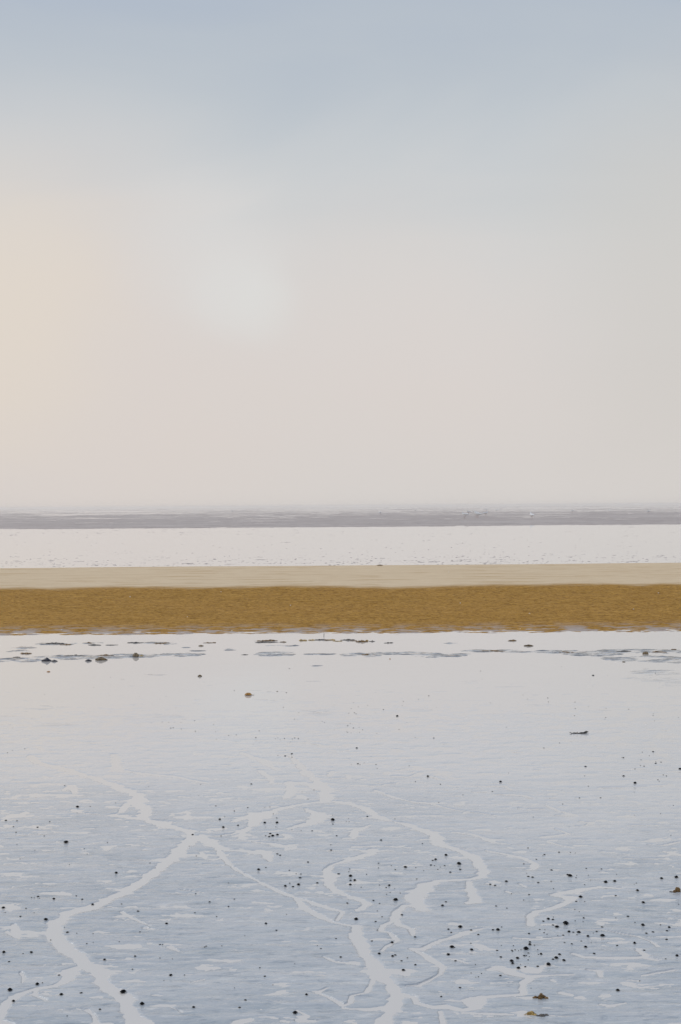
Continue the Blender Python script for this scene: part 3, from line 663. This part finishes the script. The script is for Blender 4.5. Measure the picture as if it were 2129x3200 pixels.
def weed(name, label, u, v, wpx, hpx, mat, n, seed, group=None, flat=0.5, spread=1.0, dep=1.0, z=0.0, base_mat=None):
    """a heap of lobes and short fronds: the lobes are one mass, fronds are parts"""
    rnd = random.Random(seed); p = ground(u, v, z); w = size_at(wpx, p) / 2; h = size_at(hpx, p)
    root = empty(name, p); tag(root, label, 'seaweed', group)
    from mathutils import noise
    bm = bmesh.new()
    for k in range(n):
        t = (k + .5) / n * 2 - 1 if n > 2 else 0
        x = t * w * .85 + rnd.uniform(-.12, .12) * w; y = rnd.uniform(-.5, .5) * w * .6 * dep
        sx = w * rnd.uniform(.9, 1.7) / max(n, 2) ** .8; sz = h * rnd.uniform(.35, .8) * max(.3, (1 - abs(t) ** 2 * .6)) * flat * (0.85 if wpx > 30 and hpx > 10 else 1.5)
        r = bmesh.ops.create_icosphere(bm, subdivisions=2 if wpx < 30 else 3, radius=1)
        o = Vector((rnd.uniform(0, 90), rnd.uniform(0, 90), 0)); ang = rnd.uniform(-.5, .5)
        for vt in r['verts']:
            c = vt.co * (1 + .35 * noise.noise(vt.co * 1.6 + o) + .3 * noise.noise(vt.co * 4.1 + o))
            c = Vector((c.x * sx, c.y * sx * .6, max(c.z, -.4) * sz))
            c.rotate(Matrix.Rotation(ang, 3, 'Z'))
            vt.co = c + Vector((x, y, sz * .25))
    me = bpy.data.meshes.new('mass'); bm.to_mesh(me); bm.free(); me.polygons.foreach_set('use_smooth', [True] * len(me.polygons))
    link('mass', me, mat.m, root)
    nf = max(2, n // 2) if wpx > 14 else 0
    for k in range(nf):
        sgn = -1 if k % 2 else 1
        x = sgn * w * rnd.uniform(.3, .9); y = rnd.uniform(-.3, .3) * w * dep; L = w * rnd.uniform(.25, .55)
        pts = []; 
        for i in range(6):
            q = i / 5; pts.append((x + sgn * L * q, y + math.sin(q * 4 + k) * L * .18, max(.002, h * .3 * (1 - q) * rnd.uniform(.5, 1))))
        r0 = max(0.0015, h * .10)
        tube('frond', base_mat or mat, pts, [r0 * (1 - .8 * i / 5) for i in range(6)], root, 5)
    return root

weed('seaweed_clump', 'rounded olive brown seaweed clump, upper one at the bottom right', 1692, 3120, 42, 20, m_weed, 5, 1, flat=.9)
weed('seaweed_clump', 'golden brown seaweed clump, lower left one at the bottom right', 1661, 3171, 34, 16, m_weedy, 5, 2, flat=.85)
weed('seaweed_clump', 'grey brown seaweed clump beside the golden one at bottom right', 1695, 3176, 34, 14, m_weedg, 5, 3, flat=.8)
weed('seaweed_clump', 'dark olive seaweed clump at the right edge of the picture', 2115, 2789, 22, 15, m_weed, 3, 4, flat=1.0)
weed('seaweed_scrap', 'flat bluish black seaweed scrap left of the right edge clump', 2099, 2789, 17, 4, m_weedb, 2, 5, flat=.5)
# drifted weed strand
p = ground(1807, 2293); root = empty('weed_strand', p)
tag(root, 'long black knobbly weed strand lying on the smooth flat at right', 'seaweed')
k_ = size_at(1, p)
X0 = 1807
pts = [(-18, 0, 2), (-13, 0, 3.2), (-9, 0, 3), (-4, 0, 2.4), (2, -2, 2.6), (8, -2, 4), (14, -2, 4), (19, 0, 4), (23, 2, 4.5), (26, 4, 4), (30, 5, 2), (33, 5, 1)]
tube('stem', m_weedb, [(x * k_, y * k_ * 1.5, max(.8, r * .5) * k_ + max(0, y) * k_ * .7) for x, y, r in pts], [r * k_ * .85 for x, y, r in pts], root, 8)
tube('hook', m_weedb, [(-25 * k_, 6 * k_, 3.5 * k_), (-21 * k_, 3 * k_, 3.5 * k_), (-20 * k_, -1 * k_, 1.5 * k_), (-21 * k_, -10 * k_, .8 * k_), (-25 * k_, -14 * k_, .8 * k_)], k_ * 1.0, root)
tube('link', m_weedb, [(-21 * k_, 0, 1.2 * k_), (-16 * k_, 0, 1.2 * k_)], k_ * .7, root)
lump('bladder', m_weedb, (-14 * k_, 0, k_), 5 * k_, 4 * k_, 2.6 * k_, 41, .3, 2, .3, root)
lump('bladder', m_weedb, (-9 * k_, 0, k_), 4 * k_, 4 * k_, 2.2 * k_, 42, .3, 2, .3, root)
lump('bladder', m_weedb, (7 * k_, -1 * k_, k_), 10 * k_, 5 * k_, 2.6 * k_, 43, .3, 2, .3, root)
lump('bladder', m_weedb, (21 * k_, 3 * k_, 2 * k_), 5 * k_, 4 * k_, 3.6 * k_, 44, .4, 2, .2, root)
tube('sprig', m_weed, [(-5 * k_, 0, k_), (-3 * k_, 0, 4 * k_), (-1 * k_, 1 * k_, 5.5 * k_)], [k_ * 1.4, k_, k_ * .4], root)

# lines of weed in the shallow water before the sand bar
WL = [ # u, v, width, height, material, lobes, label
 (835, 2003, 60, 4, m_weed, 9, 'brown weed line left of centre, upper layer, close to the sand bar'),
 (835, 2007.5, 70, 3.5, m_weedg, 8, 'greyer weed line directly under the left of centre brown one'),
 (886, 2007, 20, 3, m_weed, 3, 'short brown weed piece at the right end of the left of centre line'),
 (947, 2002, 26, 4.5, m_weedy, 5, 'golden brown weed piece starting the central weed line at left'),
 (974, 2001, 24, 4.5, m_weedy, 4, 'golden weed piece, second from left in the central weed line'),
 (1002, 2000, 40, 3, m_weedg, 6, 'thin dark weed piece in the central line below the stick'),
 (1022, 2001, 20, 3.5, m_weed, 3, 'dark brown weed piece mid way along the central weed line'),
 (1038, 2000.5, 20, 3.5, m_weedy, 3, 'short golden weed piece near the middle of the central line'),
 (1056, 2004, 24, 3, m_weedy, 3, 'golden weed piece lying slightly nearer than the central line'),
 (1085, 2000.5, 40, 3.5, m_weedg, 6, 'grey weed piece right of the middle in the central line'),
 (1105, 2003, 20, 3, m_weed, 3, 'brown weed piece where the central line bends nearer'),
 (1130, 2006, 34, 5, m_weed, 6, 'thicker brown weed piece near the right end of the central line'),
 (1147, 2004, 12, 4, m_weedy, 2, 'small golden weed tuft atop the right end of the central line'),
 (1163, 2005, 16, 4, m_weedg, 3, 'grey brown weed tuft at the right end of the central line'),
 (1215, 2009.5, 26, 3, m_weedb, 4, 'isolated thin dark weed piece right of the central line'),
 (1599, 2003, 28, 4, m_weed, 4, 'reddish brown weed piece in mirror water above the pointed stone'),
 (170, 2012, 70, 5, m_weedg, 9, 'dark weed line at far left close to the sand bar'),
 (205, 2015, 30, 3, m_weed, 4, 'olive weed piece at the right end of the far left weed line'),
 (280, 2010, 26, 4, m_weed, 4, 'olive weed piece second from left near the sand bar'),
 (298, 2016, 38, 2.5, m_weedb, 4, 'thin black weed strip under the olive piece at left'),
 (350, 2016, 34, 2.5, m_weedg, 4, 'thin grey weed strip right of the black one at left'),
 (430, 2009, 60, 3, m_weedg, 8, 'grey weed line across the left of the mirror water'),
 (505, 2011, 44, 3.5, m_weed, 6, 'olive brown weed line left of centre in the mirror water'),
 (656, 2009, 36, 3, m_weed, 5, 'brown weed strip between the left and central weed lines'),
 (80, 2043, 34, 5, m_weed, 5, 'brown weed piece on the ripples at the far left'),
 (52, 2055, 22, 5, m_weedg, 4, 'grey weed tuft on the ripples by the left edge'),
 (230, 2050, 60, 4, m_weedg, 7, 'grey weed spread on the ripples above the mussel shells'),
 (330, 2049, 50, 4, m_weed, 6, 'olive weed spread on the ripples above the glossy brown stone'),
 (765, 2046.5, 20, 2, m_weedb, 3, 'thin black weed strip beside the middle ripple patch'),
 (1145, 2046, 60, 2.5, m_weed, 6, 'reddish weed strip on the central ripple patch'),
 (1540, 2035, 80, 2.5, m_weed, 7, 'brown weed strip on the ripples below the pointed stone'),
 (1760, 2039, 60, 3, m_weed, 6, 'brown weed strip on the ripples left of the round stone'),
 (1950, 2036, 44, 3, m_weedg, 5, 'olive grey weed strip just left of the round stone'),
 (2060, 2038, 40, 3, m_weed, 5, 'tan weed strip on the ripples right of the round stone'),
 (2107, 2031, 16, 4, m_weed, 3, 'brown weed tuft on the ripples at the right edge'),
]
for i, (u, v, w_, h_, mt, n, lb) in enumerate(WL):
    if mt is None: continue
    r = weed('weed_piece', lb, u, v, w_, h_, mt, n, 100 + i, 'weed stranded in the shallow water before the sand bar', flat=.8, dep=.8)

# shell specks on the sand bar
def bar_z(x, y):
    e = 16.82; t = max(0, min(1, (y - e) / (22.8 - e))); return 0.205 * (t ** 1.15 * 0.75 + 0.25 * (t * t * (3 - 2 * t)))
specks = [(1655, 1918, 5), (1439, 1885, 4), (1980, 1904, 4), (2058, 1853, 4), (407, 1865, 4), (691, 1850, 4), (908, 1892, 4),
          (586, 1928, 3), (193, 1969, 5), (725, 1972, 5), (1626, 1966, 4), (1403, 1788, 4), (1893, 1776, 3)]
specks.sort()
for i, (u, v, w_) in enumerate(specks):
    z = 0.1
    for _ in range(8): p = ground(u, v, z); z = bar_z(p.x, p.y)
    s = size_at(w_, p) / 2
    o = lump('shell_fragment', m_shell, (p.x, p.y), s, s * .8, s * .8, 60 + i, .25, 2, .2, zoff=z)
    tag(o, 'tiny pale shell fragment on the sand bar, %s from the left' % NAMES[i], 'shell', 'pale shell fragments on the sand bar')

# ------------------------------------------------------------------ gulls
def make_gull():
    root = empty('gull', (0, 0, 0))
    # body, neck and head: one lathe along a bent spine (faces +X)
    sp_ = [(-.30, .235, .010, .012), (-.24, .235, .035, .028), (-.16, .235, .062, .055), (-.06, .235, .080, .078), (.04, .245, .080, .085),
           (.11, .265, .066, .075), (.15, .305, .045, .048), (.165, .345, .036, .036), (.178, .375, .040, .038), (.20, .385, .034, .030), (.225, .382, .012, .012)]
    n = 12; vs, fs = [], []
    for i, (x, z, ry, rz) in enumerate(sp_):
        a0 = sp_[max(0, i - 1)]; a1 = sp_[min(len(sp_) - 1, i + 1)]
        t = Vector((a1[0] - a0[0], 0, a1[1] - a0[1])).normalized(); up = Vector((-t.z, 0, t.x))
        for j in range(n):
            an = 2 * math.pi * j / n
            vs.append(tuple(Vector((x, 0, z)) + Vector((0, 1, 0)) * math.cos(an) * ry + up * math.sin(an) * rz))
    for i in range(len(sp_) - 1):
        for j in range(n):
            a, b = i * n + j, i * n + (j + 1) % n; fs.append((a, b, b + n, a + n))
    fs += [tuple(range(n))[::-1], tuple((len(sp_) - 1) * n + j for j in range(n))]
    me = bpy.data.meshes.new('body'); me.from_pydata(vs, [], fs); me.polygons.foreach_set('use_smooth', [True] * len(fs))
    link('body', me, m_white.m, root)
    for s in (-1, 1):
        w = lump('wing', m_grey, (-.09, s * .068, .255), .20, .024, .062, 5, .05, 2, .35, root)
        w.rotation_euler = (0, math.radians(-6), s * math.radians(4))
        tube('leg', m_leg, [(-.01, s * .03, .17), (0, s * .032, .08), (-.005, s * .033, .0)], .006, root, 5)
        f = tube('foot', m_leg, [(-.01, s * .033, .005), (.05, s * .045, .004)], [.006, .012], root, 4)
    tube('bill', m_bill, [(.215, 0, .384), (.26, 0, .378), (.275, 0, .368)], [.012, .008, .003], root, 6)
    lump('tail', m_white, (-.33, 0, .232), .09, .035, .010, 9, .05, 1, 0, root)
    return root
def copy_tree(o, parent=None):
    c = o.copy(); COL.objects.link(c)
    if parent: c.parent = parent
    for ch_ in [x for x in bpy.data.objects if x.parent == o]: copy_tree(ch_, c)
    return c
GULL = [ # u, v foot, heading, scale, label
 (1453, 1619, 150, 1.0, 'white gull standing lowest left of the far gull group, body tilted right'),
 (1465, 1606, 200, .85, 'white gull standing upper left in the far gull group'),
 (1483, 1607, 160, .9, 'white gull standing upper right above the pair of far gulls'),
 (1489, 1616, 130, 1.05, 'white gull at the left of the touching pair on the far flat'),
 (1494, 1618, 150, 1.0, 'white gull at the right of the touching pair on the far flat'),
 (1519, 1613, 30, .95, 'white gull standing alone right of the far gull group'),
 (1662, 1623, 100, 1.0, 'white gull nearest on the far flat, well right of the group'),
 (1189, 1608, 60, .8, 'white gull left of the far gull group on the darker mud'),
 (1521, 1596, 20, .8, 'distant gull straight above the lone one right of the group'),
 (1553, 1599, 0, .8, 'distant gull standing right of and beyond the gull group'),
 (1562, 1595, 90, .7, 'very distant gull just right beyond another on the far flat'),
 (1300, 1599, 10, .75, 'distant gull midway between picture centre and the gull group'),
 (1179, 1595, 180, .6, 'distant gull just right of the picture centre'),
 (1790, 1602, 10, .75, 'distant gull right of the nearest far gull'),
 (1906, 1601, 90, .8, 'distant gull at the right, second from the right edge'),
 (2028, 1603, 0, .7, 'rightmost distant gull on the far flat'),
 (727, 1602, 20, .75, 'distant gull left of the picture centre on the far flat'),
 (431, 1591, 0, .6, 'distant gull at centre left near the horizon'),
 (293, 1606, 90, .6, 'distant gull at left standing on a pale streak'),
 (260, 1600, 0, .6, 'distant gull at left just beyond another on the streaked flat'),
 (158, 1591, 0, .5, 'very distant gull at left by the horizon'),
 (92, 1593, 80, .5, 'leftmost very distant gull by the horizon'),
]
proto = make_gull()
bpy.context.view_layer.update()
for i, (u, v, hd, sc, lb) in enumerate(GULL):
    o = proto if i == 0 else copy_tree(proto)
    p = ground(u, v, 0.05); dist = p.length
    o.location = p; o.rotation_euler = (0, 0, math.radians(hd)); s = sc * 1.8 * min(1.0, max(.6, 1))
    o.scale = (s, s, s)
    tag(o, lb, 'gull', 'white gulls standing on the far mudflat')

# ------------------------------------------------------------------ haze
bm = bmesh.new(); bmesh.ops.create_cube(bm, size=1)
for v in bm.verts: v.co = Vector((v.co.x * 3400, 1250 + v.co.y * 2900, 0.6 + v.co.z * 3.8))
me = bpy.data.meshes.new('haze'); bm.to_mesh(me); bm.free()
hm = bpy.data.materials.new('haze_air'); hm.use_nodes = True
hn = hm.node_tree.nodes; hn.clear()
ho = hn.new('ShaderNodeOutputMaterial'); hv = hn.new('ShaderNodeVolumePrincipled')
hv.inputs['Color'].default_value = (1.0, 0.98, 0.965, 1); hv.inputs['Density'].default_value = 0.0007
hv.inputs['Anisotropy'].default_value = 0.8
hm.node_tree.links.new(hv.outputs[0], ho.inputs['Volume'])
hz = link('haze', me, hm); tag(hz, 'pale sea haze over the flat', 'haze', kind='stuff')
